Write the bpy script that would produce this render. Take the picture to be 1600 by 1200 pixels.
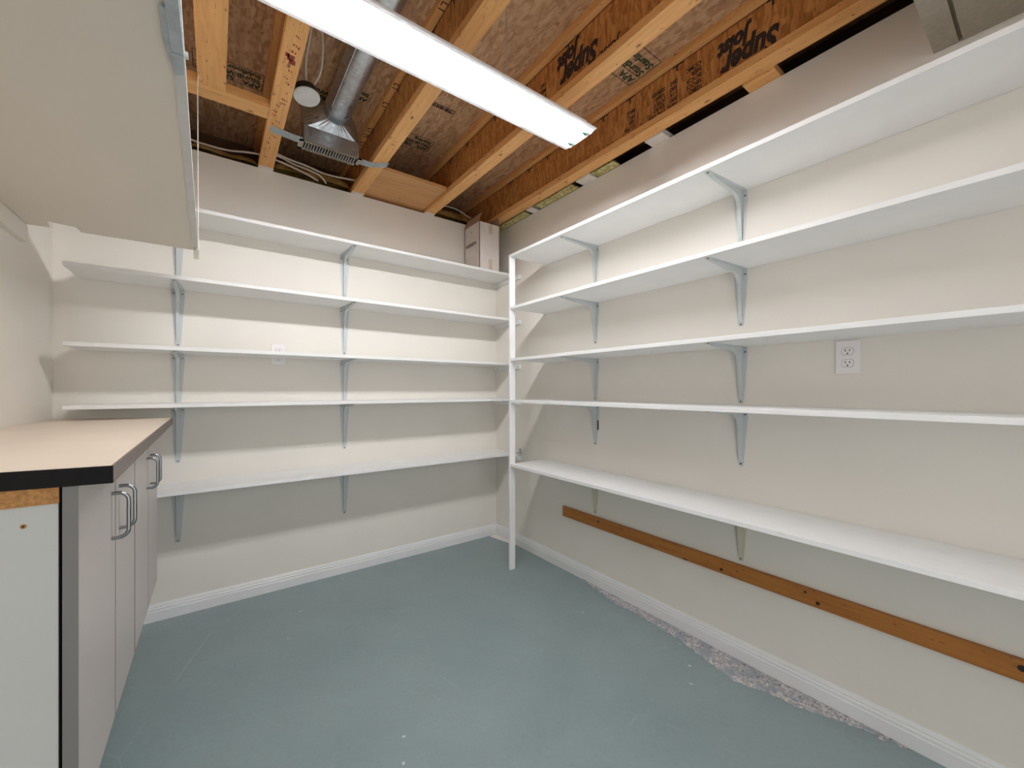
import bpy, math, random
from mathutils import Vector, noise

for o in list(bpy.data.objects):
    bpy.data.objects.remove(o)
C = bpy.context.scene.collection
S = bpy.context.scene

# ------------------------------------------------------------ camera, world, exposure
cam_d = bpy.data.cameras.new('camera')
cam = bpy.data.objects.new('camera', cam_d)
C.objects.link(cam)
cam.location = (-1.8373, -2.716, 1.17)
cam.rotation_euler = (math.radians(90), 0, math.radians(-36.328))
cam_d.sensor_fit = 'HORIZONTAL'
cam_d.sensor_width = 36
cam_d.lens = 629.86 / 1600 * 36
cam_d.shift_y = 8.6 / 1600
cam_d.clip_start = 0.02
S.camera = cam
w = bpy.data.worlds.new('world')
S.world = w
w.use_nodes = True
w.node_tree.nodes['Background'].inputs[0].default_value = (1.0, 0.97, 0.93, 1)
w.node_tree.nodes['Background'].inputs[1].default_value = 0.02
S.view_settings.view_transform = 'Standard'
S.view_settings.look = 'None'
S.view_settings.gamma = 1
S.view_settings.use_curve_mapping = False
S.view_settings.exposure = 0.0
S.cycles.diffuse_bounces = 5
S.cycles.max_bounces = 14
TUBE_POWER = 90.0        # radiance of the fluorescent tubes
FILL_LIGHT = 18.0        # strength of the unseen fill light added at the doorway behind the camera

# ------------------------------------------------------------ helpers
def srgb(r, g, b):
    f = lambda c: (c / 255 / 12.92) if c / 255 <= 0.04045 else ((c / 255 + 0.055) / 1.055) ** 2.4
    return (f(r), f(g), f(b), 1)

class MB:
    """collects boxes, prisms and tubes into one mesh"""
    def __init__(s):
        s.v = []; s.f = []; s.sm = []
    def add(s, vs, fs, smooth=False):
        b = len(s.v)
        s.v += [tuple(v) for v in vs]
        s.f += [tuple(b + i for i in f) for f in fs]
        s.sm += [smooth] * len(fs)
        return s
    def box(s, x0, x1, y0, y1, z0, z1):
        x0, x1 = sorted((x0, x1)); y0, y1 = sorted((y0, y1)); z0, z1 = sorted((z0, z1))
        vs = [(x, y, z) for z in (z0, z1) for y in (y0, y1) for x in (x0, x1)]
        return s.add(vs, [(0, 2, 3, 1), (4, 5, 7, 6), (0, 1, 5, 4), (2, 6, 7, 3), (0, 4, 6, 2), (1, 3, 7, 5)])
    def prism(s, poly, axis, a, b):
        """poly: 2D points in the plane normal to axis (counter-clockwise or not), between a and b"""
        n = len(poly)
        def P(p, t):
            return {'x': (t, p[0], p[1]), 'y': (p[0], t, p[1]), 'z': (p[0], p[1], t)}[axis]
        vs = [P(p, a) for p in poly] + [P(p, b) for p in poly]
        fs = [tuple(range(n))[::-1], tuple(range(n, 2 * n))]
        fs += [(i, (i + 1) % n, n + (i + 1) % n, n + i) for i in range(n)]
        return s.add(vs, fs)
    def tube(s, pts, r, n=10, caps=True, closed=False):
        pts = [Vector(p) for p in pts]
        rs = r if isinstance(r, (list, tuple)) else [r] * len(pts)
        m = len(pts)
        up = None; vs = []
        for i, p in enumerate(pts):
            a = pts[(i - 1) % m] if (i or closed) else p
            c = pts[(i + 1) % m] if (i < m - 1 or closed) else p
            t = (c - a).normalized()
            if up is None:
                up = Vector((0, 0, 1)) if abs(t.z) < .9 else Vector((1, 0, 0))
            side = t.cross(up)
            if side.length < 1e-6: side = t.cross(Vector((0, 1, 0)))
            side.normalize(); up = side.cross(t).normalized()
            for k in range(n):
                an = 2 * math.pi * k / n
                vs.append(p + rs[i] * (math.cos(an) * side + math.sin(an) * up))
        fs = []
        for i in range(m if closed else m - 1):
            j = (i + 1) % m
            for k in range(n):
                k2 = (k + 1) % n
                fs.append((i * n + k, i * n + k2, j * n + k2, j * n + k))
        s.add(vs, fs, True)
        if caps and not closed:
            s.add(vs[:n], [tuple(range(n))]); s.add(vs[-n:], [tuple(range(n))[::-1]])
        return s
    def cyl(s, a, b, r, n=20):
        return s.tube([a, b], r, n)

def spline(pts, k=8):
    """smooth curve through the points"""
    P = [Vector(p) for p in pts]; P = [2 * P[0] - P[1]] + P + [2 * P[-1] - P[-2]]
    out = []
    for i in range(1, len(P) - 2):
        for j in range(k):
            t = j / k
            out.append(0.5 * ((2 * P[i]) + (P[i + 1] - P[i - 1]) * t + (2 * P[i - 1] - 5 * P[i] + 4 * P[i + 1] - P[i + 2]) * t * t
                              + (3 * P[i] - P[i - 1] - 3 * P[i + 1] + P[i + 2]) * t ** 3))
    out.append(P[-2])
    return out

def obj(name, mb, mat, parent=None, bevel=0):
    me = bpy.data.meshes.new(name)
    me.from_pydata(mb.v, [], mb.f)
    import bmesh
    bm = bmesh.new(); bm.from_mesh(me)
    bmesh.ops.recalc_face_normals(bm, faces=bm.faces)
    bm.to_mesh(me); bm.free()
    if len(me.polygons) == len(mb.sm):
        for p, sm in zip(me.polygons, mb.sm): p.use_smooth = sm
    me.materials.append(mat)
    o = bpy.data.objects.new(name, me)
    C.objects.link(o)
    if parent: o.parent = parent
    if bevel:
        b = o.modifiers.new('bevel', 'BEVEL'); b.width = bevel; b.segments = 2; b.limit_method = 'ANGLE'
        b.angle_limit = math.radians(40)
    return o

def tag(o, label, cat, group=None, kind=None):
    o['label'] = label; o['category'] = cat
    if group: o['group'] = group
    if kind: o['kind'] = kind
    return o

def thing(name, label, cat, loc=(0, 0, 0), group=None):
    o = bpy.data.objects.new(name, None); C.objects.link(o)
    o.location = loc; o.empty_display_size = .1
    return tag(o, label, cat, group)

def struct(name, mb, mat, parent=None, bevel=0):
    o = obj(name, mb, mat, parent, bevel)
    if not parent: o['kind'] = 'structure'
    return o

def text_obj(name, body, size, origin, right, up, mat, parent, align='LEFT', squash=1.0, bold=0.0, shear=0.0):
    """flat lettering as a thin mesh; origin = baseline start, right / up = unit vectors"""
    cu = bpy.data.curves.new(name, 'FONT'); cu.body = body; cu.size = size; cu.align_x = align
    cu.extrude = 0.0003; cu.offset = bold; cu.shear = shear; cu.resolution_u = 3
    tmp = bpy.data.objects.new(name, cu); C.objects.link(tmp)
    bpy.context.view_layer.update()
    me = bpy.data.meshes.new_from_object(tmp.evaluated_get(bpy.context.evaluated_depsgraph_get()))
    bpy.data.objects.remove(tmp)
    r = Vector(right); u = Vector(up); n = r.cross(u); og = Vector(origin)
    for v in me.vertices:
        c = v.co.copy()
        v.co = og + r * c.x * squash + u * c.y + n * (c.z + 0.0006)
    me.materials.clear(); me.materials.append(mat); me.name = name
    o = bpy.data.objects.new(name, me); C.objects.link(o)
    if parent: o.parent = parent
    return o

# ------------------------------------------------------------ materials
def mat(name):
    m = bpy.data.materials.new(name); m.use_nodes = True
    nt = m.node_tree
    return m, nt, nt.nodes['Principled BSDF']

def N(nt, t, **kw):
    n = nt.nodes.new(t)
    for k, v in kw.items(): setattr(n, k, v)
    return n

def coords(nt, scale=(1, 1, 1), rot=(0, 0, 0)):
    tc = N(nt, 'ShaderNodeTexCoord'); mp = N(nt, 'ShaderNodeMapping')
    mp.inputs['Scale'].default_value = scale; mp.inputs['Rotation'].default_value = rot
    nt.links.new(tc.outputs['Object'], mp.inputs['Vector'])
    return mp.outputs[0]

def ramp(nt, fac, stops, interp='LINEAR'):
    r = N(nt, 'ShaderNodeValToRGB'); r.color_ramp.interpolation = interp
    els = r.color_ramp.elements
    while len(els) < len(stops): els.new(0.5)
    for e, (p, c) in zip(els, stops): e.position = p; e.color = c
    nt.links.new(fac, r.inputs[0]); return r.outputs[0]

def mixc(nt, fac, a, b, mode='MIX'):
    m = N(nt, 'ShaderNodeMix', data_type='RGBA', blend_type=mode)
    if isinstance(fac, float): m.inputs[0].default_value = fac
    else: nt.links.new(fac, m.inputs[0])
    for i, c in ((6, a), (7, b)):
        if isinstance(c, tuple): m.inputs[i].default_value = c
        else: nt.links.new(c, m.inputs[i])
    return m.outputs[2]

def tex_noise(nt, vec, scale, detail=3, rough=.5, dist=0):
    n = N(nt, 'ShaderNodeTexNoise'); n.inputs['Scale'].default_value = scale
    n.inputs['Detail'].default_value = detail; n.inputs['Roughness'].default_value = rough
    n.inputs['Distortion'].default_value = dist
    nt.links.new(vec, n.inputs['Vector']); return n.outputs['Fac']

def bump(nt, h, strength, dist=.002):
    b = N(nt, 'ShaderNodeBump'); b.inputs['Strength'].default_value = strength; b.inputs['Distance'].default_value = dist
    nt.links.new(h, b.inputs['Height']); return b.outputs[0]

def paint(name, col, rough=.5, vary=.04, bumps=.15, scale=6, bscale=220, metal=0.0, scuff=0.0):
    m, nt, p = mat(name)
    v = coords(nt)
    f = tex_noise(nt, v, scale, 3)
    d = tuple(c * (1 - vary) for c in col[:3]) + (1,); l = tuple(min(1, c * (1 + vary)) for c in col[:3]) + (1,)
    c = ramp(nt, f, [(.3, d), (.7, l)])
    if scuff:
        s = tex_noise(nt, coords(nt, (1, .35, 1)), 26, 8, .72)
        sm = ramp(nt, s, [(.60, (0, 0, 0, 1)), (.72, (1, 1, 1, 1))])
        c = mixc(nt, sm, c, tuple(x * (1 - scuff) for x in col[:3]) + (1,))
    nt.links.new(c, p.inputs['Base Color'])
    p.inputs['Roughness'].default_value = rough; p.inputs['Metallic'].default_value = metal
    if bumps:
        nt.links.new(bump(nt, tex_noise(nt, v, bscale, 2), bumps, .0008), p.inputs['Normal'])
    return m

def pine(name, base, dark, axis='y', knots=True, knotcol=(0.09, 0.022, 0.01, 1)):
    m, nt, p = mat(name)
    sc = {'y': (1, .06, 1), 'x': (.06, 1, 1), 'z': (1, 1, .06)}[axis]
    v = coords(nt, sc)
    g = tex_noise(nt, v, 55, 4, .6, .6)
    c = ramp(nt, g, [(.28, dark), (.55, base), (.8, tuple(min(1, x * 1.12) for x in base[:3]) + (1,))])
    g2 = tex_noise(nt, coords(nt, sc), 9, 2)
    c = mixc(nt, .35, c, ramp(nt, g2, [(.3, dark), (.75, base)]))
    if knots:
        kv = {'y': (1, .55, 1), 'x': (.55, 1, 1), 'z': (1, 1, .55)}[axis]
        vo = N(nt, 'ShaderNodeTexVoronoi'); vo.inputs['Scale'].default_value = 13
        nt.links.new(coords(nt, kv), vo.inputs['Vector'])
        k = ramp(nt, vo.outputs['Distance'], [(.05, (1, 1, 1, 1)), (.13, (0, 0, 0, 1))])
        sel = tex_noise(nt, coords(nt), 6, 1)
        sel = ramp(nt, sel, [(.44, (0, 0, 0, 1)), (.5, (1, 1, 1, 1))])
        k = mixc(nt, 1.0, k, sel, 'MULTIPLY')
        c = mixc(nt, k, c, knotcol)
        sp = tex_noise(nt, coords(nt, sc if axis != 'y' else (1, .4, 1)), 70, 5, .7)
        sp = ramp(nt, sp, [(.615, (0, 0, 0, 1)), (.67, (.75, .75, .75, 1))])
        c = mixc(nt, sp, c, knotcol)
    nt.links.new(c, p.inputs['Base Color']); p.inputs['Roughness'].default_value = .62
    nt.links.new(bump(nt, g, .25, .0008), p.inputs['Normal'])
    return m

def osb(name, lo, mid, hi, rot):
    """flakes of wood pressed in many directions"""
    m, nt, p = mat(name)
    cols = []
    warp = tex_noise(nt, coords(nt), 5, 2)
    for i, (a, sx) in enumerate(((0.25, .13), (1.9, .15), (1.1, .18))):
        r = tuple(x * a for x in rot)
        sc = (1, sx, 1) if rot[0] == 0 and rot[1] == 0 else (1, 1, sx)
        vo = N(nt, 'ShaderNodeTexVoronoi', feature='F1'); vo.inputs['Scale'].default_value = (58, 74, 95)[i]
        vo.inputs['Randomness'].default_value = 1
        nt.links.new(coords(nt, sc, r), vo.inputs['Vector'])
        sep = N(nt, 'ShaderNodeSeparateColor'); nt.links.new(vo.outputs['Color'], sep.inputs[0])
        cols.append((sep.outputs[0], sep.outputs[1], vo.outputs['Distance']))
    c = ramp(nt, cols[0][0], [(.0, lo), (.45, mid), (1, hi)])
    c2 = ramp(nt, cols[1][0], [(.0, lo), (.5, mid), (1, hi)])
    c3 = ramp(nt, cols[2][1], [(.0, lo), (.4, mid), (1, hi)])
    pick = ramp(nt, tex_noise(nt, coords(nt), 14, 1), [(.46, (0, 0, 0, 1)), (.54, (1, 1, 1, 1))])
    c = mixc(nt, pick, c, c2)
    pick2 = ramp(nt, tex_noise(nt, coords(nt, (1, 1, 1), (1, 1, 0)), 23, 1), [(.5, (0, 0, 0, 1)), (.58, (1, 1, 1, 1))])
    c = mixc(nt, pick2, c, c3)
    c = mixc(nt, .35, c, mid)
    fib = tex_noise(nt, coords(nt, (1, .2, .6)), 160, 3, .7)
    c = mixc(nt, ramp(nt, fib, [(.62, (0, 0, 0, 1)), (.75, (.7, .7, .7, 1))]), c, tuple(x * .45 for x in lo[:3]) + (1,))
    nt.links.new(c, p.inputs['Base Color']); p.inputs['Roughness'].default_value = .7
    nt.links.new(bump(nt, cols[0][2], .3, .001), p.inputs['Normal'])
    return m

def galvanised(name, base=(.60, .64, .67, 1), rough=.34):
    m, nt, p = mat(name)
    vo = N(nt, 'ShaderNodeTexVoronoi'); vo.inputs['Scale'].default_value = 60
    nt.links.new(coords(nt), vo.inputs['Vector'])
    sep = N(nt, 'ShaderNodeSeparateColor'); nt.links.new(vo.outputs['Color'], sep.inputs[0])
    c = ramp(nt, sep.outputs[0], [(0, tuple(x * .8 for x in base[:3]) + (1,)), (1, base)])
    nt.links.new(c, p.inputs['Base Color']); p.inputs['Metallic'].default_value = .9
    r = N(nt, 'ShaderNodeMapRange'); r.inputs[3].default_value = rough - .08; r.inputs[4].default_value = rough + .12
    nt.links.new(sep.outputs[1], r.inputs[0]); nt.links.new(r.outputs[0], p.inputs['Roughness'])
    return m

M = {}
M['wall'] = paint('wall_paint', srgb(230, 225, 216), .55, .02, .12, 3, 160)
M['wall_left'] = paint('wall_paint_left', srgb(230, 225, 216), .55, .02, .12, 3, 160)
M['shelf'] = paint('white_shelf_paint', srgb(236, 236, 235), .38, .02, .1, 8, 120)
M['shelf_scuffed'] = paint('scuffed_white_shelf_paint', srgb(236, 236, 236), .38, .02, .1, 8, 120, scuff=.14)
M['bracket'] = paint('bracket_enamel', srgb(198, 204, 204), .42, .01, 0)
M['bracket_cream'] = paint('bracket_overpainted', srgb(205, 200, 180), .5, .02, 0)
M['screw'] = paint('screw_steel', srgb(120, 118, 116), .35, .02, 0, metal=.8)
M['trim'] = paint('trim_paint', srgb(228, 228, 228), .4, .02, .05)
M['plate'] = paint('outlet_plastic', srgb(236, 232, 232), .35, .01, 0)
M['dark'] = paint('dark_slot', srgb(28, 24, 22), .6, .02, 0)
M['black'] = paint('black_edge', srgb(7, 5, 7), .85, .1, .1, 40)
M['flange'] = pine('joist_flange_pine', srgb(238, 184, 118), srgb(214, 148, 82))
M['flange_x'] = pine('blocking_pine', srgb(238, 186, 120), srgb(216, 152, 86), 'x')
M['web'] = osb('joist_web_strand_board', srgb(138, 84, 38), srgb(188, 124, 62), srgb(222, 164, 96), (1, 0, 0))
M['sub'] = osb('subfloor_strand_board', srgb(158, 114, 78), srgb(200, 158, 118), srgb(228, 196, 154), (0, 0, 1))
M['strip'] = pine('stained_wall_strip', srgb(178, 116, 48), srgb(148, 86, 30))
M['ply'] = pine('plywood_face', srgb(216, 166, 112), srgb(196, 142, 88), 'x', True, srgb(150, 90, 50))
M['particle'] = paint('particle_board', srgb(182, 132, 78), .8, .28, .4, 170)
M['galv'] = galvanised('galvanised_steel')
M['galv_dull'] = galvanised('galvanised_strap', (.50, .56, .60, 1), .45)
M['grille'] = paint('register_steel', srgb(176, 168, 156), .5, .04, 0, metal=.2)
M['strap'] = paint('zinc_strap', srgb(172, 182, 188), .45, .12, .1, 60, metal=.35)
M['chrome'] = paint('brushed_handle_metal', srgb(150, 152, 154), .22, .02, 0, metal=1.0)
M['laminate'] = paint('counter_laminate', srgb(232, 215, 196), .42, .02, .04)
M['edge'] = paint('counter_edge_band', srgb(104, 92, 84), .45, .03, .05)
M['door'] = paint('door_laminate', srgb(188, 180, 176), .42, .02, .04)
M['melamine'] = paint('white_melamine', srgb(205, 207, 204), .4, .02, .05)
M['door_edge'] = paint('door_edge', srgb(128, 126, 124), .5, .03, 0)
M['panel'] = paint('overhead_panel_paint', srgb(222, 214, 202), .55, .015, .05, 2)
M['track'] = paint('track_enamel', srgb(205, 205, 202), .4, .05, .05, 20)
M['fixture'] = paint('fixture_enamel', srgb(240, 240, 242), .3, .01, 0)
M['green'] = paint('socket_green', srgb(40, 120, 90), .4, .02, 0)
M['cable'] = paint('white_cable', srgb(205, 190, 175), .5, .02, 0)
M['cord'] = paint('white_cord', srgb(232, 224, 216), .6, .02, 0)
M['ink'] = paint('black_ink', srgb(56, 40, 34), .8, .3, 0, 90)
M['ink_green'] = paint('green_ink', srgb(52, 66, 42), .8, .25, 0, 90)
M['ink_red'] = paint('red_ink', srgb(150, 60, 50), .8, .2, 0, 90)
M['carton'] = paint('white_carton', srgb(222, 214, 208), .7, .03, .1, 20)
M['carton_in'] = paint('brown_carton', srgb(176, 146, 122), .8, .04, .1, 20)
M['tape'] = paint('packing_tape', srgb(205, 192, 172), .35, .03, 0)
M['jbox'] = paint('junction_box_black', srgb(40, 40, 42), .5, .05, 0)
M['cover'] = paint('cover_plate_white', srgb(205, 206, 204), .4, .05, .05, 30)
M['plaster'] = paint('plaster_scrap', srgb(232, 224, 216), .8, .05, .4, 30)
M['header'] = paint('header_board', srgb(176, 168, 152), .7, .08, .3, 60)
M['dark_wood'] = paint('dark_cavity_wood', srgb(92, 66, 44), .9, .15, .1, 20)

def make_floor():
    m, nt, p = mat('painted_concrete')
    v = coords(nt)
    base = ramp(nt, tex_noise(nt, v, 2.2, 4, .6), [(.3, srgb(129, 145, 146)), (.7, srgb(140, 156, 156))])
    fine = ramp(nt, tex_noise(nt, v, 60, 4, .7), [(.35, (.93, .93, .93, 1)), (.65, (1, 1, 1, 1))])
    c = mixc(nt, 1.0, base, fine, 'MULTIPLY')
    # small chips showing pale concrete, fine scratches
    vo = N(nt, 'ShaderNodeTexVoronoi'); vo.inputs['Scale'].default_value = 7
    nt.links.new(coords(nt), vo.inputs['Vector'])
    wv = tex_noise(nt, v, 90, 3)
    add = N(nt, 'ShaderNodeMath', operation='MULTIPLY_ADD'); add.inputs[1].default_value = .10
    nt.links.new(wv, add.inputs[0]); nt.links.new(vo.outputs['Distance'], add.inputs[2])
    chips = ramp(nt, add.outputs[0], [(.085, (1, 1, 1, 1)), (.10, (0, 0, 0, 1))])
    sel = ramp(nt, tex_noise(nt, v, 3, 1), [(.5, (0, 0, 0, 1)), (.56, (1, 1, 1, 1))])
    c = mixc(nt, mixc(nt, 1.0, chips, sel, 'MULTIPLY'), c, srgb(196, 200, 198))
    wa = N(nt, 'ShaderNodeTexVoronoi', feature='DISTANCE_TO_EDGE'); wa.inputs['Scale'].default_value = 2.3
    nt.links.new(coords(nt, (1, .5, 1), (0, 0, .6)), wa.inputs['Vector'])
    scr = ramp(nt, wa.outputs['Distance'], [(.0, (1, 1, 1, 1)), (.004, (0, 0, 0, 1))])
    ssel = ramp(nt, tex_noise(nt, v, 5, 2), [(.52, (0, 0, 0, 1)), (.62, (.5, .5, .5, 1))])
    c = mixc(nt, mixc(nt, 1.0, scr, ssel, 'MULTIPLY'), c, srgb(165, 172, 170))
    # worn speckled band beside the back wall near the cabinets
    sx = N(nt, 'ShaderNodeSeparateXYZ'); nt.links.new(coords(nt), sx.inputs[0])
    mr = N(nt, 'ShaderNodeMapRange'); mr.inputs[1].default_value = -.16; mr.inputs[2].default_value = -.03
    nt.links.new(sx.outputs[1], mr.inputs[0])
    mx = N(nt, 'ShaderNodeMapRange'); mx.inputs[1].default_value = -1.7; mx.inputs[2].default_value = -2.0
    nt.links.new(sx.outputs[0], mx.inputs[0])
    mm = N(nt, 'ShaderNodeMath', operation='MULTIPLY'); nt.links.new(mr.outputs[0], mm.inputs[0]); nt.links.new(mx.outputs[0], mm.inputs[1])
    spk = ramp(nt, tex_noise(nt, v, 130, 5, .8), [(.5, (0, 0, 0, 1)), (.6, (1, 1, 1, 1))])
    c = mixc(nt, mixc(nt, 1.0, mm.outputs[0], spk, 'MULTIPLY'), c, srgb(170, 176, 180))
    nt.links.new(c, p.inputs['Base Color'])
    r = ramp(nt, tex_noise(nt, v, 9, 3), [(.3, (.33, .33, .33, 1)), (.7, (.45, .45, .45, 1))])
    nt.links.new(r, p.inputs['Roughness'])
    nt.links.new(bump(nt, tex_noise(nt, v, 45, 4, .6), .2, .001), p.inputs['Normal'])
    return m
M['floor'] = make_floor()

def make_bare():
    m, nt, p = mat('bare_concrete')
    v = coords(nt)
    c = ramp(nt, tex_noise(nt, v, 90, 6, .75), [(.3, srgb(96, 94, 92)), (.45, srgb(160, 160, 162)), (.58, srgb(214, 208, 206)), (.72, srgb(200, 180, 165))])
    c = mixc(nt, ramp(nt, tex_noise(nt, v, 16, 2), [(.45, (0, 0, 0, 1)), (.6, (.8, .8, .8, 1))]), c, srgb(150, 156, 164))
    d = ramp(nt, tex_noise(nt, v, 110, 3, .6), [(.32, (1, 1, 1, 1)), (.38, (0, 0, 0, 1))])
    c = mixc(nt, d, c, srgb(62, 56, 52))
    nt.links.new(c, p.inputs['Base Color']); p.inputs['Roughness'].default_value = .95
    return m
M['bare'] = make_bare()

def make_insul():
    m, nt, p = mat('insulation_behind_film')
    v = coords(nt)
    c = ramp(nt, tex_noise(nt, v, 14, 5, .7), [(.3, srgb(92, 66, 30)), (.5, srgb(158, 128, 66)), (.7, srgb(196, 172, 108))])
    nt.links.new(c, p.inputs['Base Color']); p.inputs['Roughness'].default_value = .38
    nt.links.new(bump(nt, tex_noise(nt, v, 40, 4, .6), .5, .004), p.inputs['Normal'])
    return m
M['insul'] = make_insul()
def make_fluff():
    m, nt, p = mat('yellow_insulation')
    c = ramp(nt, tex_noise(nt, coords(nt), 45, 6, .8), [(.35, srgb(110, 92, 40)), (.5, srgb(196, 184, 118)), (.65, srgb(226, 220, 180))])
    nt.links.new(c, p.inputs['Base Color']); p.inputs['Roughness'].default_value = 1
    return m
M['fluff'] = make_fluff()

m, nt, p = mat('fluorescent_tube_light')
p.inputs['Base Color'].default_value = (1, 1, 1, 1)
p.inputs['Emission Color'].default_value = (.965, .976, 1.0, 1)
p.inputs['Emission Strength'].default_value = TUBE_POWER
M['tube'] = m

# ------------------------------------------------------------ room shell
XL = -2.435; H = 2.44; YF = -3.55; ZS = 2.715
struct('floor', MB().box(XL - .1, .12, YF - .1, .1, -.08, 0), M['floor'])
fl = bpy.data.objects['floor']
struct('wall_back', MB().box(XL - .1, .1, 0, .09, 0, H), M['wall'])
struct('wall_right', MB().box(0, .09, YF, -.0005, 0, H - .006), M['wall'])
struct('wall_left', MB().box(XL - .09, XL, YF, -.0005, 0, ZS), M['wall_left'])
# the wall behind the camera, with the open doorway one enters by
struct('wall_front', MB().box(XL, -1.75, YF - .09, YF, 0, H).box(-.85, 0, YF - .09, YF, 0, H).box(-1.75, -.85, YF - .09, YF, 2.05, H), M['wall'])
struct('ceiling', MB().box(XL - .1, .5, YF - .1, .5, ZS, ZS + .02), M['sub'])
ceil = bpy.data.objects['ceiling']
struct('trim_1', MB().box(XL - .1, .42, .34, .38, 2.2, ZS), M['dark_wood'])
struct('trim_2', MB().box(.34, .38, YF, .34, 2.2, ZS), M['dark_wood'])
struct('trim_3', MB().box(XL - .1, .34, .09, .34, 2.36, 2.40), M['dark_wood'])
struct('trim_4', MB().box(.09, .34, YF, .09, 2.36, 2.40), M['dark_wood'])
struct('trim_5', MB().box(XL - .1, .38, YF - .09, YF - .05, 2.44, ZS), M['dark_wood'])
# dropped header boards over the right wall near the doorway
struct('trim_6', MB().box(-.36, -.0005, -2.532, -2.478, 2.235, 2.43).box(-.36, -.0005, -3.1, -2.541, 2.235, 2.43).box(-.355, -.003, -2.541, -2.532, 2.25, 2.43), M['header'])

def baseboard(name, wall, a, b):
    prof = [(0, 0), (.015, 0), (.015, .048), (.0125, .052), (.0125, .062), (.009, .066), (.009, .072), (.006, .078), (.004, .083), (0, .083)]
    mb = MB()
    if wall == 'back': mb.prism([(-d, z) for d, z in prof], 'x', a, b)
    elif wall == 'right': mb.prism([(-d, z) for d, z in prof], 'y', a, b)
    else: mb.prism([(XL + d, z) for d, z in prof], 'y', a, b)
    return struct(name, mb, M['trim'])
baseboard('baseboard_back', 'back', XL, 0)
baseboard('baseboard_right', 'right', YF, -.001)
baseboard('baseboard_left', 'left', YF, -.016)

# bare broken concrete where the floor paint stops short of the right wall
random.seed(4)
edge = [(-.925, .03), (-1.02, .032), (-1.087, .045), (-1.18, .055), (-1.279, .083), (-1.37, .07), (-1.476, .075), (-1.56, .08), (-1.663, .09), (-1.75, .115),
        (-1.841, .137), (-1.941, .160), (-1.985, .15), (-2.043, .124), (-2.147, .110), (-2.234, .073), (-2.278, .055), (-2.36, .04), (-2.45, .018)]
def edge_at(y):
    for (a, wa), (b, wb) in zip(edge, edge[1:]):
        if b <= y <= a: return wa + (wb - wa) * (a - y) / (a - b)
    return .018
mb = MB(); ny = 330; nx = 16; vs = []; fs = []
for i in range(ny + 1):
    y = -.96 - 1.46 * i / ny
    wd = edge_at(y) + .012 * noise.noise(Vector((y * 40, 0, 3))) + .008 * noise.noise(Vector((y * 130, 2, 3)))
    wd = max(wd, .017)
    for j in range(nx + 1):
        t = j / nx; x = -.0155 - (wd - .0155) * t
        h = .0008 + .0045 * (.5 + noise.noise(Vector((x * 90, y * 90, 0)))) * min(1, 6 * (1 - t)) * min(1, 8 * t + .3)
        vs.append((x, y, max(.0004, h)))
for i in range(ny):
    for j in range(nx):
        a = i * (nx + 1) + j; fs.append((a, a + 1, a + nx + 2, a + nx + 1))
mb.add(vs, fs, True)
obj('bare_concrete', mb, M['bare'], fl)

# ------------------------------------------------------------ shelf brackets
def bracket_meshes(A, B):
    """A = arm under the shelf, B = leg down the wall; d = distance from wall, s = sideways"""
    mb = MB()
    t = .0016
    def plate(L, vertical):
        ws = [(0.0, .026), (.035, .028), (.10, .023), (L - .02, .0125), (L - .004, .011), (L, .006)]
        vs = []
        for q, hw in ws:
            for sgn in (-1, 1):
                for th in (.0002, t):
                    vs.append((sgn * hw, th, -q) if vertical else (sgn * hw, q, -th))
        fs = []
        for i in range(len(ws) - 1):
            a = i * 4; b = a + 4
            fs += [(a, b, b + 2, a + 2), (a + 1, a + 3, b + 3, b + 1), (a, a + 1, b + 1, b), (a + 2, b + 2, b + 3, a + 3)]
        fs += [(0, 2, 3, 1), (len(vs) - 4, len(vs) - 3, len(vs) - 1, len(vs) - 2)]
        mb.add(vs, fs)
    plate(B, True); plate(A, False)
    # raised hollow rib: outline in the (d, z) plane with a curved throat
    out = [(t, -B + .022)]
    R = .055
    c0 = (.020 + R, -(.020 + R))
    inner = [(.009, -B + .05)]
    for k in range(9):
        a = math.pi - k * math.pi / 16
        inner.append((c0[0] + R * math.cos(a), c0[1] + R * math.sin(a)))
    inner.append((A - .05, -.009)); inner.append((A - .022, -t))
    poly = [(t, -t)] + out + inner
    n = len(poly); hw = [.0085] * n
    vs = [(-.0075, d, z) for i, (d, z) in enumerate(poly)] + [(.0075, d, z) for d, z in poly]
    tris = []
    # fan from the inner corner keeps the concave outline correct
    for i in range(1, n - 1):
        tris.append((0, i, i + 1)); tris.append((n, n + i + 1, n + i))
    for i in range(n):
        j = (i + 1) % n; tris.append((i, j, n + j, n + i))
    mb.add(vs, tris)
    return mb

def xf(mb, wall):
    """from bracket space (s, d, z) to the wall it hangs on"""
    if wall == 'back': mb.v = [(s, -d, z) for s, d, z in mb.v]
    else: mb.v = [(-d, s, z) for s, d, z in mb.v]
    return mb

def screw_mesh(s, d, z, on_wall):
    mb = MB()
    if on_wall: mb.cyl((s, .001, z), (s, .0042, z), .0038, 10)
    else: mb.cyl((s, d, -.001), (s, d, -.0042), .0038, 10)
    return mb

proto = {}
for wall, A, B in (('back', .245, .295), ('right', .285, .245)):
    b = obj('bracket', xf(bracket_meshes(A, B), wall), M['bracket'])
    b.hide_render = False
    scr = []
    for (s, z) in ((-.0185, -.022), (.0185, -.022), (0, -B + .009)):
        scr.append(obj('screw', xf(screw_mesh(s, 0, z, True), wall), M['screw'], b))
    scr.append(obj('screw', xf(screw_mesh(0, A - .009, 0, False), wall), M['screw'], b))
    proto[wall] = (b, scr)

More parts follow.
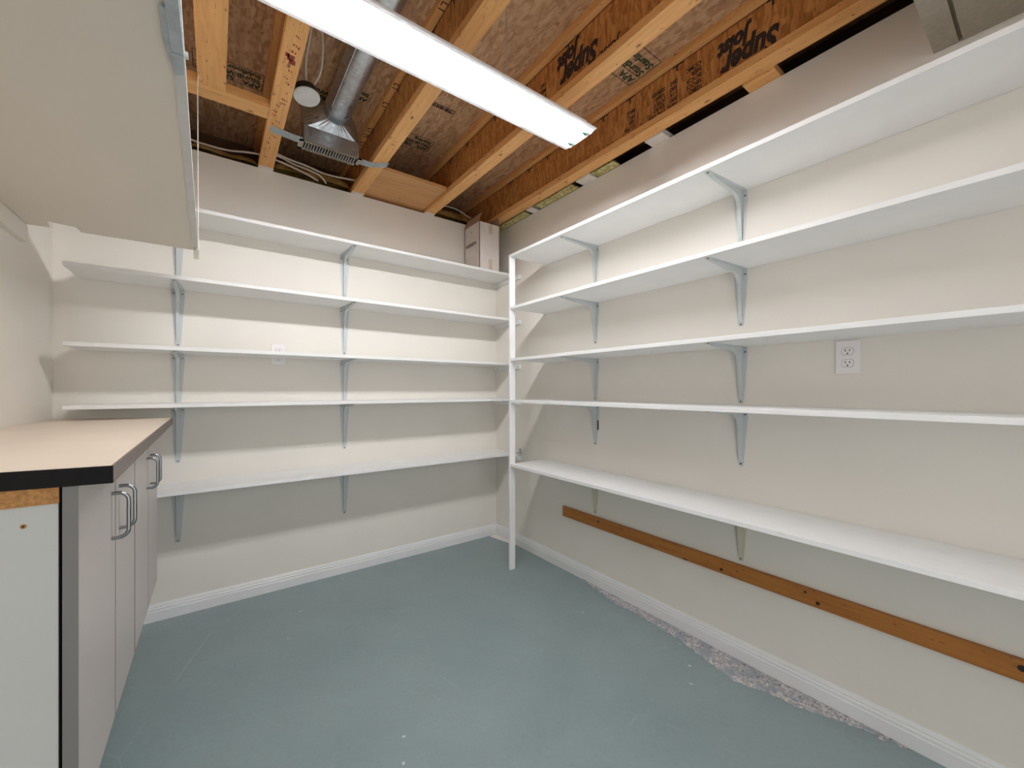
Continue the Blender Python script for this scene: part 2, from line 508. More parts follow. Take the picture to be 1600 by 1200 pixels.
used = set()
def put_bracket(wall, loc, parent, material=None):
    b, scr = proto[wall]
    if wall in used:
        nb = b.copy(); C.objects.link(nb)
        for s_ in scr:
            ns = s_.copy(); C.objects.link(ns); ns.parent = nb
    else:
        nb = b; used.add(wall)
    nb.parent = parent; nb.location = loc
    if material:
        nb.data = nb.data.copy(); nb.data.materials[0] = material
        nb['label'] = 'cream overpainted metal bracket'
    return nb

# ------------------------------------------------------------ shelves
Z = [2.0257, 1.6888, 1.3537, 1.0848, .6715]
TH = .0178
names = ['topmost', 'second from the top', 'middle', 'fourth from the top', 'lowest']
backl = ['topmost white shelf on the back wall with the carton standing on it',
         'second white shelf down on the back wall, just under the overhead panel',
         'middle white shelf on the back wall, crossing in front of the wall outlet',
         'fourth white shelf down on the back wall, just above the countertop',
         'lowest white shelf on the back wall, over the baseboard']
rightl = ['topmost white shelf on the right wall, level with the top of the white post',
          'second white shelf down on the right wall, under the topmost one',
          'middle white shelf on the right wall, just above the wall outlet',
          'fourth white shelf down on the right wall, just below the outlet',
          'lowest white shelf on the right wall with scuffed top, over the brown wood strip']
random.seed(2)
for i, z in enumerate(Z):
    t = thing('wall_shelf', backl[i], 'shelf', (0, 0, z), 'shelves on the back wall')
    obj('shelf_board', MB().box(-2.352, -.001, -.2577, -.0008, 0, TH), M['shelf'], t, .0012)
    for x in (-1.995, -1.173):
        put_bracket('back', (x, -.0003, -.0002), t)
    obj('support_cleat', MB().box(-.019, -.0006, -.335, -.001, -.030, -.0004), M['shelf'], t, .001)
    if i in (0, 2, 4):
        obj('screw', MB().cyl((-.019, -.05, -.02), (-.021, -.05, -.02), .004, 10), M['screw'], t)
    if i == 4:
        mb = MB().box(-.022, -.0195, -.36, -.335, .02, .062).box(-.0215, -.0195, -.352, -.30, .0185, .03)
        obj('corner_plate', mb, M['galv_dull'], t)
for i, z in enumerate(Z):
    t = thing('wall_shelf', rightl[i], 'shelf', (0, 0, z), 'shelves on the right wall')
    obj('shelf_board', MB().box(-.303, -.0008, -3.2, -.6105, 0, TH), M['shelf_scuffed' if i == 4 else 'shelf'], t, .0012)
    for y in (-1.063, -1.895):
        b = put_bracket('right', (-.0003, y, -.0002), t, M['bracket_cream'] if i == 4 else None)
        if i == 3 and y > -1.5:
            k = obj('black_clip', MB().box(-.006, -.0018, -.0265, -.0205, -.155, -.098), M['dark'], b)
            k['label'] = 'thin black strip behind the bracket'

post = obj('shelf_post', MB().box(-.303, -.262, -.6102, -.592, 0, 2.0435), M['shelf'], None, .0025)
tag(post, 'narrow white upright post holding the left ends of the right wall shelves', 'post')

# ------------------------------------------------------------ outlets
def outlet(label, loc, wall):
    t = thing('wall_outlet', label, 'outlet', loc, 'duplex wall outlets')
    def W(mb):
        if wall == 'right': mb.v = [(-d, s, z) for s, d, z in mb.v]
        else: mb.v = [(s, -d, z) for s, d, z in mb.v]
        return mb
    obj('cover_plate', W(MB().box(-.0355, .0355, .0006, .006, -.06, .06)), M['plate'], t, .002)
    for zc in (-.0215, .0215):
        pts = []
        for k in range(24):
            a = 2 * math.pi * k / 24
            pts.append((.0172 * math.cos(a) * (1.0), max(-.0135, min(.0135, .0172 * math.sin(a))) + zc))
        mb = MB(); n = len(pts)
        mb.add([(x, .0055, z) for x, z in pts] + [(x, .0078, z) for x, z in pts],
               [tuple(range(n)), tuple(range(n, 2 * n))] + [(k, (k + 1) % n, n + (k + 1) % n, n + k) for k in range(n)])
        r = obj('receptacle', W(mb), M['plate'], t)
        ring = MB(); inner = [(x * 1.06, (z - zc) * 1.08 + zc) for x, z in pts]
        ring.add([(x, .0062, z) for x, z in inner] + [(x, .0058, z) for x, z in inner], [tuple(range(n)), tuple(range(n, 2 * n))] + [(k, (k + 1) % n, n + (k + 1) % n, n + k) for k in range(n)])
        obj('recess', W(ring), M['door_edge'], r)
        for sx, hh in ((-.0062, .0036), (.0062, .0044)):
            obj('slot', W(MB().box(sx - .0012, sx + .0012, .0074, .0081, zc + .0035 - hh, zc + .0035 + hh)), M['dark'], r)
        obj('ground_hole', W(MB().cyl((0, .0074, zc - .008), (0, .0081, zc - .008), .0027, 12)), M['dark'], r)
    obj('plate_screw', W(MB().cyl((0, .0055, 0), (0, .0068, 0), .003, 10)), M['plate'], t)
    return t
outlet('white duplex outlet on the right wall between the middle and fourth shelves', (0, -2.263, 1.286), 'right')
outlet('white duplex outlet on the back wall half hidden by the middle shelf', (-1.542, 0, 1.374), 'back')

# ------------------------------------------------------------ brown strip
s = obj('wood_strip', MB().box(-.019, -.0005, -3.2, -.799, .349, .411), M['strip'], None, .001)
tag(s, 'long brown stained wood strip screwed along the lower right wall', 'wood strip')
for (y, z, r) in ((-1.103, .391, .0055), (-1.82, .367, .0065), (-1.889, .383, .003), (-2.138, .395, .0045), (-2.178, .368, .0065), (-2.653, .389, .009)):
    obj('screw', MB().cyl((-.019, y, z), (-.0202, y, z), r, 10), M['dark'], s)  # dark discs drawn as the knots of the wood, not screw heads

# ------------------------------------------------------------ countertop and cabinets
ZC = 1.036
poly = [(-1.983, -1.726), (-2.003, -.19), (-2.4345, -.006), (-2.4345, -1.648)]
t = thing('countertop', 'beige laminate countertop on the gray cabinets, with a brown front edge and black near end', 'countertop', (-2.2, -.9, ZC - .031))
def rel(mb, o):
    l = o.location; mb.v = [(x - l.x, y - l.y, z - l.z) for x, y, z in mb.v]; return mb
inner = [(-1.9865, -1.7225), (-2.0065, -.1905), poly[2], (-2.4345, -1.6445)]
obj('laminate_slab', rel(MB().prism(inner, 'z', ZC - .0308, ZC), t), M['laminate'], t)
obj('front_edge', rel(MB().prism([(-1.983, -1.7228), (-2.003, -.19), (-2.0064, -.1904), (-1.9864, -1.7226)], 'z', ZC - .031, ZC - .0012), t), M['edge'], t)
obj('end_edge', rel(MB().prism([(-1.983, -1.7265), (-1.983, -1.7229), (-2.4345, -1.645), (-2.4345, -1.649)], 'z', ZC - .031, ZC - .0005), t), M['black'], t)

XF = -2.029; ZB = .397; ZT = ZC - .0315
def cabinet(label, y0, ym, y1, near):
    t = thing('cabinet', label, 'cabinet', (-2.24, (y0 + y1) / 2, ZB), 'wall-hung cabinets under the countertop')
    def O(n, mb, m, bev=0, par=t): return obj(n, rel(mb, t), m, par, bev)
    sy = y0 + .017 if near else y0 + .002
    for a, b in ((sy, sy + .016), (y1 - .018, y1 - .002)):
        sp = O('side_panel', MB().box(XL + .001, -2.056, a, b, ZB, ZT), M['melamine'], .0008)
        if near and a == sy:
            O('panel_edge', MB().box(-2.0558, -2.0545, a, b, ZB, ZT), M['black'], 0, sp)
            h = O('screw_hole', MB().cyl((-2.096, a + .0005, .941), (-2.096, a - .0012, .941), .0038, 12), M['particle'], 0, sp)
            O('screw', MB().cyl((-2.096, a - .0008, .941), (-2.096, a - .0016, .941), .0016, 8), M['dark'], 0, h)
    O('bottom_panel', MB().box(XL + .001, -2.058, sy + .0162, y1 - .0182, ZB + .002, ZB + .018), M['melamine'])
    O('back_panel', MB().box(XL + .001, XL + .006, sy + .0162, y1 - .0182, ZB + .02, ZT - .002), M['melamine'])
    if near:
        O('raw_edge_cleat', MB().box(XL + .001, -2.0545, sy - .006, sy - .0003, ZT - .030, ZT - .0005), M['particle'])
    for k, (a, b) in enumerate(((y0, ym), (ym, y1))):
        d = O('door', MB().box(XF - .0195, XF, a + .003, b - .003, ZB - .001, ZT - .0015), M['door'], .0008)
        O('shaded_door_edge', MB().box(XF - .0194, XF - .0002, a + .0012, a + .0028, ZB - .001, ZT - .0015), M['door_edge'] if (near and k == 0) else M['black'], 0, d)  # edges coloured dark for the shade in door gaps and under the counter
        yh = ym + (-.045 if k == 0 else .045)
        za, zb = .829, .932
        rr = .018
        pts = [(XF, yh, zb)]
        for q in range(7):
            an = q * math.pi / 12
            pts.append((XF + .029 - rr + rr * math.sin(an), yh, zb - rr + rr * math.cos(an)))
        for q in range(7):
            an = q * math.pi / 12
            pts.append((XF + .029 - rr + rr * math.cos(an), yh, za + rr - rr * math.sin(an)))
        pts.append((XF, yh, za))
        O('handle', MB().tube(pts, .0042, 12), M['chrome'], 0, d)
    return t
cabinet('gray cabinet nearest the camera under the countertop, its white end panel showing', -1.707, -1.386, -1.102, True)
cabinet('gray cabinet farther from the camera, nearer the back wall, under the countertop', -1.099, -.805, -.535, False)

# ------------------------------------------------------------ overhead panel
t = thing('overhead_panel', 'large flat beige panel hanging overhead above the countertop', 'overhead panel', (-2.17, -1.8, 1.80))
pp = [(-1.8785, -3.3), (-1.906, -.396), (-2.271, -.389), (-2.276, -.450), (-2.352, -.471), (-2.357, -.389), (-2.4345, -.381), (-2.4345, -3.3)]
obj('panel_board', rel(MB().prism(pp, 'z', 1.80, 1.835), t), M['panel'], t)
def tx(y, o=0): return -1.886 - .0122 * (y + 1.6) + o
def tq(o0, o1, ya, yb): return [(tx(ya, o0), ya), (tx(ya, o1), ya), (tx(yb, o1), yb), (tx(yb, o0), yb)]
tr = obj('metal_track', rel(MB().prism(tq(-.0185, 0, -3.3, -.45), 'z', 1.797, 1.7998).prism(tq(-.002, 0, -3.3, -.45), 'z', 1.7998, 1.812), t), M['track'], t)
tr['label'] = 'pale metal edge track'
mb = MB().prism([(-1.9035, -1.745), (-1.885, -1.745), (-1.8865, -1.688), (-1.902, -1.68), (-1.9035, -1.69)], 'z', 1.791, 1.7965).prism([(-1.903, -1.772), (-1.902, -1.69), (-1.908, -1.72), (-1.912, -1.76), (-1.912, -1.85), (-1.903, -1.85)], 'z', 1.7925, 1.7965)
mb.box(-1.9035, -1.8845, -1.9, -1.752, 1.7885, 1.7965)
hb = obj('hanger_bracket', rel(mb, t), M['strap'], t, .001); hb['label'] = 'galvanised steel bracket'
obj('bolt_head', rel(MB().cyl((-1.8842, -1.735, 1.803), (-1.879, -1.735, 1.803), .006, 12), t), M['cover'], t)
obj('end_tab', rel(MB().box(-1.917, -1.898, -.4125, -.4095, 1.758, 1.7995), t), M['header'], t)
obj('track_notch', rel(MB().box(-1.9175, -1.9, -.4495, -.4465, 1.7965, 1.7998), t), M['dark'], t)
c = obj('hanging_cord', MB().tube([(-1.9, -.412, 1.80), (-1.899, -.49, 2.02), (-1.896, -.635, 2.41), (-1.894, -.646, 2.4405)], .0022, 8)
        .tube([(-1.9, -.412, 1.808), (-1.9, -.412, 1.822)], .004, 8), M['cord'])
tag(c, 'thin white cord hanging the corner of the overhead panel from the flat board', 'cord')
lg = obj('ledger_board', MB().box(XL + .0005, XL + .019, -3.3, -.375, 1.733, 1.7985), M['wall_left'], None, .001)
tag(lg, 'painted ledger board on the left wall carrying the overhead panel', 'ledger board')

# ------------------------------------------------------------ joists
JX = [-2.115, -1.605, -1.096, -.592, -.105]
jl = ['wood I-joist farthest left, above the overhead panel and the cross block',
      'wood I-joist with red-brown stains, left of the metal duct and junction box',
      'wood I-joist just right of the metal duct, crossing over the middle of the hanging light',
      'wood I-joist with big black lettering, passing over the right end of the hanging light',
      'wood I-joist running right beside the right wall, with black printing on its web']
FW = .036; FH = .036
joists = []
for i, x in enumerate(JX):
    t = thing('floor_joist', jl[i], 'joist', (x, 0, H), 'ceiling joists')
    random.seed(i + 10)
    y0, y1 = YF - .04, .338
    bf = obj('bottom_flange', MB().box(-FW, FW, y0, y1, .0008, FH), M['flange'], t, .0015)
    obj('top_flange', MB().box(-FW, FW, y0, y1, ZS - H - FH, ZS - H - .0006), M['flange'], t, .0015)
    obj('web', MB().box(-.005, .005, y0, y1, FH + .0002, ZS - H - FH - .0002), M['web'], t)
    if i in (1, 2, 3):
        pe = obj('painted_end', MB().box(-FW - .001, FW + .001, -.034, -.001, -.0012, .0005), M['plaster'], t)
        pe['label'] = 'white painted underside at the wall'
    joists.append(t)
# glue line and staples where web meets top flange
for i in (1, 2, 3, 4):
    obj('glue_line', MB().box(-.0064, -.0051, -3.5, .3, ZS - H - FH - .0035, ZS - H - FH - .0005), M['ink'], joists[i])
    random.seed(i); y = -.35; sm = None
    while y > -2.6 and i > 1:
        if sm is None:
            sm = obj('staple', MB().box(-.0064, -.0052, -.004, .004, -.030, -.003).box(-.0064, -.0052, -.03, .022, -.008, -.003), M['ink'], joists[i])
            st = sm
        else:
            st = sm.copy(); C.objects.link(st); st.parent = joists[i]
        st.location = (0, y, ZS - H - FH)
        y -= random.uniform(.16, .42)

def web_text(j, body, size, y, z, bold=0, squash=1, shear=0, mat_=None, name='printed_text'):
    return text_obj(name, body, size, (-.0052, y, z - H), (0, 1, 0), (0, 0, -1), mat_ or M['ink'], joists[j], 'LEFT', squash, bold, shear)
# upside-down lettering on the webs that face the camera
web_text(3, 'Super', .122, -1.615, 2.586, .0055, .74, .25)
web_text(3, 'Joist', .092, -1.50, 2.652, .005, .74, .25)
web_text(4, 'Super', .122, -2.085, 2.566, .0055, .74, .25)
web_text(4, 'Joist', .092, -1.975, 2.632, .005, .74, .25)
web_text(4, 'ICBO\nSBCCI\nBOCA\nNER\nCCMC', .026, -1.78, 2.52, .0006)
web_text(4, 'NER\n200\n115\n180\n260', .026, -1.665, 2.51, .0006)
web_text(4, 'PFC 044\n22-42\nJOIST\n1000\nSERIES', .026, -1.60, 2.51, .0006)
web_text(4, '11 7/8\n160\nPFC\nMILL', .026, -1.43, 2.53, .0006)
web_text(3, 'PFC\nMILL\n160', .028, -1.30, 2.55, .0006)
web_text(3, 'Joist', .06, -1.72, 2.52, .001, .9, .2)
# marks on the underside of the bottom flanges
mb = MB(); random.seed(7)
for k in range(26):
    y = -.15 - k * .037 - random.random() * .02; x = random.uniform(-.026, .012)
    n = random.randint(1, 3)
    for q in range(n):
        a = random.uniform(.003, .009)
        mb.box(x, x + a * .7, y, y + a * 1.4, -.0001, .0004)
        x += a * 1.3; y += .004
mb.box(-.012, .012, -.985, -.955, -.0001, .0004).box(-.004, .018, -.96, -.935, -.0001, .0004).box(-.02, -.006, -.99, -.97, -.0001, .0004)
o = obj('red_stain', mb, M['ink_red'], joists[1]); o['label'] = 'red-brown printed specks'
# lettering along the top flanges left of the light
def flange_text(j, body, size, y, x):
    return text_obj('printed_text', body, size, (x, y, ZS - H - FH - .0008), (0, 1, 0), (1, 0, 0), M['ink'], joists[j], 'LEFT', 1)
for k, (b_, y) in enumerate((('LT', -.20), ('LT M', -.36), ('LT', -.62), ('LT', -.78), ('LT MI', -1.0), ('LT', -1.3))):
    o = text_obj('printed_text', b_, .05, (-.032, y, ZS - H - FH - .0004), (0, 1, 0), (1, 0, 0), M['ink'], joists[2], 'LEFT', 1)

# stamps on the subfloor between the joists (seen from below, upside down to the camera)
def stamp(x, y, lines, size, w_, h_, col, frame=True):
    base = text_obj('printed_stamp', '\n'.join(lines), size, (x, y, ZS), (-1, 0, 0), (0, 1, 0), col, ceil, 'LEFT', 1, .0016)
    if frame:
        mb = MB(); z0 = ZS - .0009; z1 = ZS - .0002; xa = x + .012; xb = x - w_ ; ya = y + size * .9; yb = ya - h_
        for (a, b, c_, d) in ((xa, xb, ya, ya - .003), (xa, xb, yb, yb + .003), (xa, xa - .003, ya, yb), (xb, xb + .003, ya, yb), (xa, xb, ya - size * 1.15, ya - size * 1.15 - .003)):
            mb.box(a, b, c_, d, z0, z1)
        obj('stamp_frame', mb, M['ink'], base)
    return base
stamp(-.155, -1.465, ['APA   7/8', 'Sturdi-Wood', 'Sterling'], .052, .30, .185, M['ink_green'])
stamp(-1.655, -.30, ['APA   5/8', 'Sturdi-Wood', 'Subfloor'], .040, .27, .13, M['ink_green'])
stamp(-.745, -.31, ['APA   7/8', 'Sturdi-Wood', 'Sterling'], .036, .24, .125, M['ink_green'])
stamp(-.775, -.715, ['THIS SIDE DOWN'], .022, .215, .03, M['ink'])
stamp(-1.185, -.53, ['APA', 'Sturdi'], .040, .12, .1, M['ink_green'], False)
stamp(-1.36, -.42, ['APA', 'Wood'], .040, .12, .1, M['ink_green'], False)
stamp(-1.83, -.72, ['APA', 'Wood'], .045, .12, .1, M['ink_green'], False)

# ------------------------------------------------------------ blocking between joists
o = obj('cross_block', MB().box(JX[0] + FW + .001, JX[1] - FW - .001, -.600, -.508, H + .001, H + .042), M['flange_x'], None, .001)
tag(o, 'pine cross block between the two leftmost joists', 'wood block')
o = obj('flat_board', MB().box(-1.897, -1.802, -3.4, -.6005, H + .001, H + .040), M['flange'], None, .001)
tag(o, 'flat pine board running toward the camera from the cross block', 'board')
o = obj('plywood_panel', MB().box(-1.056, -.632, -.366, .05, H + .020, H + .034).box(-1.056, -.632, -.366, .05, H + .0345, H + .040), M['ply'])
tag(o, 'light plywood panel set between two joists at the back wall', 'plywood panel')

# ------------------------------------------------------------ insulation over the back wall
def lumpy(x0, x1, y0, y1, z0, h, seed, nx=36, ny=14, amp=.03):
    mb = MB(); vs = []; fs = []
    for i in range(nx + 1):
        for j in range(ny + 1):
            u = i / nx; v = j / ny
            x = x0 + (x1 - x0) * u; y = y0 + (y1 - y0) * v
            prof = math.sin(math.pi * min(1, v * 1.0 + .02)) ** .5 if v < 1 else 0
            e = min(1, 6 * u, 6 * (1 - u)) ** .5 if 0 < u < 1 else 0
            n_ = noise.noise(Vector((x * 7 + seed, y * 14, seed))) + .4 * noise.noise(Vector((x * 30, y * 30, seed)))
            vs.append((x, y, z0 + max(0, prof * (h + amp * n_) * (.55 + .45 * e))))
    for i in range(nx):
        for j in range(ny):
            a = i * (ny + 1) + j; fs.append((a, a + 1, a + ny + 2, a + ny + 1))
    mb.add(vs, fs, True)
    n0 = len(vs)
    mb.add([(x0, y0, z0), (x1, y0, z0), (x1, y1, z0), (x0, y1, z0)], [(0, 1, 2, 3)])
    return mb
bays = [(-2.075, -1.645, 'brown film-covered insulation batt on the back wall top, leftmost bay'),
        (-1.565, -1.136, 'golden film-covered insulation batt on the back wall top behind the duct'),
        (-.552, -.145, 'brown film-covered insulation batt on the back wall top near the right corner')]
for k, (a, b, lab) in enumerate(bays):
    o = obj('insulation_batt', lumpy(a, b, .005, .26, H + .0005, (.075, .135, .115)[k], 3.1 * k + 1), M['insul'])
    tag(o, lab, 'insulation', 'insulation batts over the back wall')

# gap over the right wall: fluff, scraps and blocks
o = obj('insulation_strip', lumpy(-.068, -.003, -.93, -.56, H - .0055, .026, 9, 8, 60, .03), M['fluff'])
# (runs along the wall; lumps are read along its length)
tag(o, 'long yellow insulation tuft over the right wall, between two small white shims', 'insulation')
o = obj('insulation_strip', lumpy(-.068, -.003, -.455, -.04, H - .0055, .026, 14, 8, 60, .03), M['fluff'])
tag(o, 'yellow insulation tuft over the right wall directly above the carton in the corner', 'insulation')
o = obj('insulation_strip', lumpy(-.066, -.003, -1.25, -1.09, H - .0055, .028, 21, 8, 30, .03), M['fluff'])
tag(o, 'short tuft of yellow insulation over the right wall, nearer the camera', 'insulation')
sc = [((-1.555, -1.455), M['plaster'], 'white painted shim on top of the right wall, nearest the camera of the white ones'),
      ((-2.05, -1.93), M['flange'], 'orange wood shim on top of the right wall, nearest the camera'),
      ((-.535, -.475), M['plaster'], 'small white shim on top of the right wall, nearest the back corner'),
      ((-1.075, -.965), M['plaster'], 'white shim on top of the right wall, between two yellow insulation tufts')]
for (a, b), m_, lab in sc:
    o = obj('wood_shim', MB().box(-.066, .03, a, b, H - .0055, H + .022), m_, None, .001)
    tag(o, lab, 'shim', 'shims on the right wall')

# ------------------------------------------------------------ duct with boot, register and straps
DX = -1.322; DZ = 2.635; DR = .062
t = thing('air_duct', 'round galvanised air duct ending in a boot with a slotted register', 'duct', (DX, -.5, H))
pipe = MB(); ys = [-3.3, -2.2, -2.195, -2.19, -1.3, -.60, -.495]
pipe.tube([(DX, y, DZ) for y in ys], [DR, DR, DR + .002, DR - .001, DR, DR, DR], 40)
obj('round_pipe', rel(pipe, t), M['galv'], t)
obj('pipe_seam', rel(MB().box(DX - DR * .72 - .002, DX - DR * .72 + .002, -3.3, -.55, DZ - DR * .72 - .002, DZ - DR * .69), t), M['galv_dull'], t)
col = MB().tube([(DX, y, DZ) for y in (-.508, -.503, -.49, -.486, -.472, -.468, -.44)], [DR + .002, DR + .004, DR + .0035, DR + .001, DR + .0035, DR + .001, DR + .002], 40)
obj('collar', rel(col, t), M['galv_dull'], t)
bx0, bx1, by0, by1 = -1.475, -1.197, -.418, -.335
boot = MB(); n = 40; vs = []; fs = []
def rect_pt(a):
    c, s_ = math.cos(a), math.sin(a); k = 1 / max(abs(c), abs(s_))
    return (bx0 + bx1) / 2 + c * k * (bx1 - bx0) / 2, s_ * k
for k in range(n):
    a = 2 * math.pi * k / n + math.pi / n
    vs.append((DX + (DR + .001) * math.cos(a), -.445, DZ + (DR + .001) * math.sin(a)))
for k in range(n):
    a = 2 * math.pi * k / n + math.pi / n
    x, q = rect_pt(a)
    vs.append((x, by0 + (q + 1) / 2 * (by1 - by0), 2.532 + (q + 1) / 2 * .165))
for k in range(n): fs.append((k, (k + 1) % n, n + (k + 1) % n, n + k))
boot.add(vs, fs)
boot.box(bx0, bx1, by0, by0 + .0015, 2.452, 2.532).box(bx0, bx0 + .0015, by0, by1, 2.452, 2.532).box(bx1 - .0015, bx1, by0, by1, 2.452, 2.532)
boot.box(bx0, bx1, by1 - .0015, by1, 2.452, 2.697)
for xx in (bx0, bx1 - .0015):
    boot.prism([(by0, 2.532), (by1, 2.532), (by1, 2.697)], 'x', xx, xx + .0015)
obj('boot', rel(boot, t), M['galv'], t)
gr = MB(); gx0, gx1, gy0, gy1, gz = -1.492, -1.182, -.425, -.330, 2.449
gr.box(gx0, gx1, gy0, gy0 + .016, gz - .003, gz).box(gx0, gx1, gy1 - .016, gy1, gz - .003, gz)
gr.box(gx0, gx0 + .022, gy0, gy1, gz - .003, gz).box(gx1 - .022, gx1, gy0, gy1, gz - .003, gz)
k = gx0 + .022
while k < gx1 - .03:
    gr.box(k + .0092, k + .0135, gy0, gy1, gz - .003, gz + .004); k += .0135
g_ = obj('register_grille', rel(gr, t), M['grille'], t); g_['label'] = 'slotted metal register'
obj('dark_opening', rel(MB().box(bx0 + .002, bx1 - .002, by0 + .002, by1 - .002, 2.470, 2.472), t), M['dark'], t)
def strap(pts, wd):
    mb = MB(); vs = []
    for (x, y, z) in pts:
        vs += [(x, y - wd / 2, z), (x, y + wd / 2, z), (x, y - wd / 2, z + .0012), (x, y + wd / 2, z + .0012)]
    fs = []
    for i in range(len(pts) - 1):
        a = i * 4; b = a + 4; fs += [(a, a + 1, b + 1, b), (a + 2, b + 2, b + 3, a + 3), (a, b, b + 2, a + 2), (a + 1, a + 3, b + 3, b + 1)]
    fs += [(0, 2, 3, 1), (len(vs) - 4, len(vs) - 3, len(vs) - 1, len(vs) - 2)]
    return mb.add(vs, fs)
obj('hanger_strap', rel(strap([(-1.624, -.440, 2.4385), (-1.57, -.436, 2.4385), (-1.53, -.424, 2.441), (-1.478, -.408, 2.449)], .058), t), M['strap'], t)
obj('hanger_strap', rel(strap([(-1.185, -.395, 2.447), (-1.15, -.402, 2.441), (-1.13, -.41, 2.4385), (-1.052, -.458, 2.4385)], .058), t), M['strap'], t)

# ------------------------------------------------------------ junction box
t = thing('junction_box', 'round black junction box with white cover hanging by the first joist', 'junction box', (-1.516, -.765, 2.45))
pts = []
cover = MB(); ax = Vector((.10, -.18, -1)).normalized()
o0 = Vector((0, 0, 0))
cover.tube([o0, o0 + ax * .004], [.054, .052], 32)
obj('cover_plate', cover, M['cover'], t)
obj('box_body', MB().tube([o0 - ax * .042, o0 - ax * .034, o0 - ax * .001], [.036, .047, .049], 28), M['jbox'], t)
obj('cover_screw', MB().cyl(o0 + ax * .004 + Vector((.034, .008, .005)), o0 + ax * .0055 + Vector((.034, .008, .005)), .005, 10), M['dark'], t)
c1 = spline([(-1.520, -.775, 2.49), (-1.53, -.83, 2.56), (-1.525, -.93, 2.64), (-1.54, -1.15, 2.672), (-1.55, -2.2, 2.674), (-1.55, -3.4, 2.674)])
c2 = spline([(-1.500, -.765, 2.49), (-1.465, -.79, 2.57), (-1.475, -.88, 2.65), (-1.52, -1.05, 2.672), (-1.535, -2.2, 2.670), (-1.535, -3.4, 2.670)])
o = obj('electric_cable', MB().tube(c1, .0052, 8), M['cable']); tag(o, 'white cable rising from the junction box, the left one', 'cable')
o = obj('electric_cable', MB().tube(c2, .0052, 8), M['cable']); tag(o, 'white cable looping up from the junction box, the right one', 'cable')

# cables lying over the back wall
def cable(pts, lab, r=.0055):
    o = obj('electric_cable', MB().tube(spline(pts), r, 8), M['cable']); tag(o, lab, 'cable'); return o
cable([(-2.07, .02, 2.53), (-1.94, .03, 2.503), (-1.871, .03, 2.499), (-1.785, .02, 2.497), (-1.70, -.02, 2.497), (-1.6125, -.05, 2.497)],
      'white cable sagging across the leftmost joist bay above the back wall')
cable([(-1.5975, -.09, 2.500), (-1.53, -.06, 2.505), (-1.461, -.02, 2.508), (-1.38, -.018, 2.500), (-1.315, -.012, 2.485), (-1.282, -.008, 2.452)],
      'white cable curling down onto the insulation behind the duct boot')
cable([(-1.5975, -.06, 2.484), (-1.53, -.045, 2.486), (-1.45, -.032, 2.478), (-1.38, -.026, 2.464), (-1.33, -.02, 2.450)],
      'lower white cable ending on the insulation behind the duct boot')
cable([(-1.5975, -.10, 2.508), (-1.497, -.055, 2.512), (-1.395, -.045, 2.508), (-1.283, -.02, 2.504), (-1.147, -.045, 2.504), (-1.105, -.05, 2.504)],
      'white cable crossing the whole joist bay behind the duct boot')
cable([(-.55, -.004, 2.515), (-.45, -.010, 2.533), (-.36, -.012, 2.530), (-.28, -.012, 2.505), (-.225, -.012, 2.480)],
      'white cable arching over the insulation near the right corner', .004)

# ------------------------------------------------------------ hanging fluorescent light
FX0, FX1, FY, FZ = -1.745, -.525, -1.449, 2.285
t = thing('shop_light', 'white two-tube fluorescent light hanging below the joists', 'light', ((FX0 + FX1) / 2, FY, FZ))
prof = [(-.094, .0035), (-.094, .000), (-.081, .000), (-.079, .012), (-.036, .040), (-.034, .066), (.034, .066), (.036, .040), (.079, .012), (.081, .000), (.094, .000), (.094, .0035)]
th = .0012
refl = MB(); n = len(prof); vs = []
for x in (FX0, FX1):
    for (y, z) in prof: vs.append((x, FY + y, FZ + z))
fs = [(i, i + 1, n + i + 1, n + i) for i in range(n - 1)]
refl.add(vs, fs)
ro = obj('reflector', rel(refl, t), M['fixture'], t)
sol = ro.modifiers.new('thickness', 'SOLIDIFY'); sol.thickness = .0012; sol.offset = 0
obj('ballast_cover', rel(MB().prism([(FY - .035, FZ + .040), (FY - .022, FZ + .026), (FY + .022, FZ + .026), (FY + .035, FZ + .040)], 'x', FX0 + .002, FX1 - .002), t), M['fixture'], t)
for xs in (FX0, FX1 - .0015):
    obj('end_plate', rel(MB().prism([(FY - .080, FZ + .002), (FY - .062, FZ - .006), (FY + .062, FZ - .006), (FY + .080, FZ + .002), (FY + .035, FZ + .064), (FY - .035, FZ + .064)], 'x', xs, xs + .0015), t), M['fixture'], t)
for sy in (-.045, .045):
    obj('fluorescent_tube', rel(MB().cyl((FX0 + .022, FY + sy, FZ + .009), (FX1 - .022, FY + sy, FZ + .009), .0145, 20), t), M['tube'], t)
    for xs in (FX0 + .002, FX1 - .021):
        s_ = obj('lamp_socket', rel(MB().box(xs, xs + .019, FY + sy - .011, FY + sy + .011, FZ - .0045, FZ + .034), t), M['fixture'], t, .001)
        if xs > -1: 
            obj('socket_marker', rel(MB().prism([(FX1 - .036, FZ - .0062), (FX1 - .012, FZ - .0062), (FX1 - .012, FZ - .0047), (FX1 - .036, FZ - .0047)], 'y', FY + sy - .006, FY + sy + .006)
                .prism([(FX1 - .0165, FY + sy - .011), (FX1 - .0125, FY + sy - .011), (FX1 - .0125, FY + sy + .011), (FX1 - .0165, FY + sy + .011)], 'z', FZ - .0068, FZ - .0047), t), M['green'], s_)
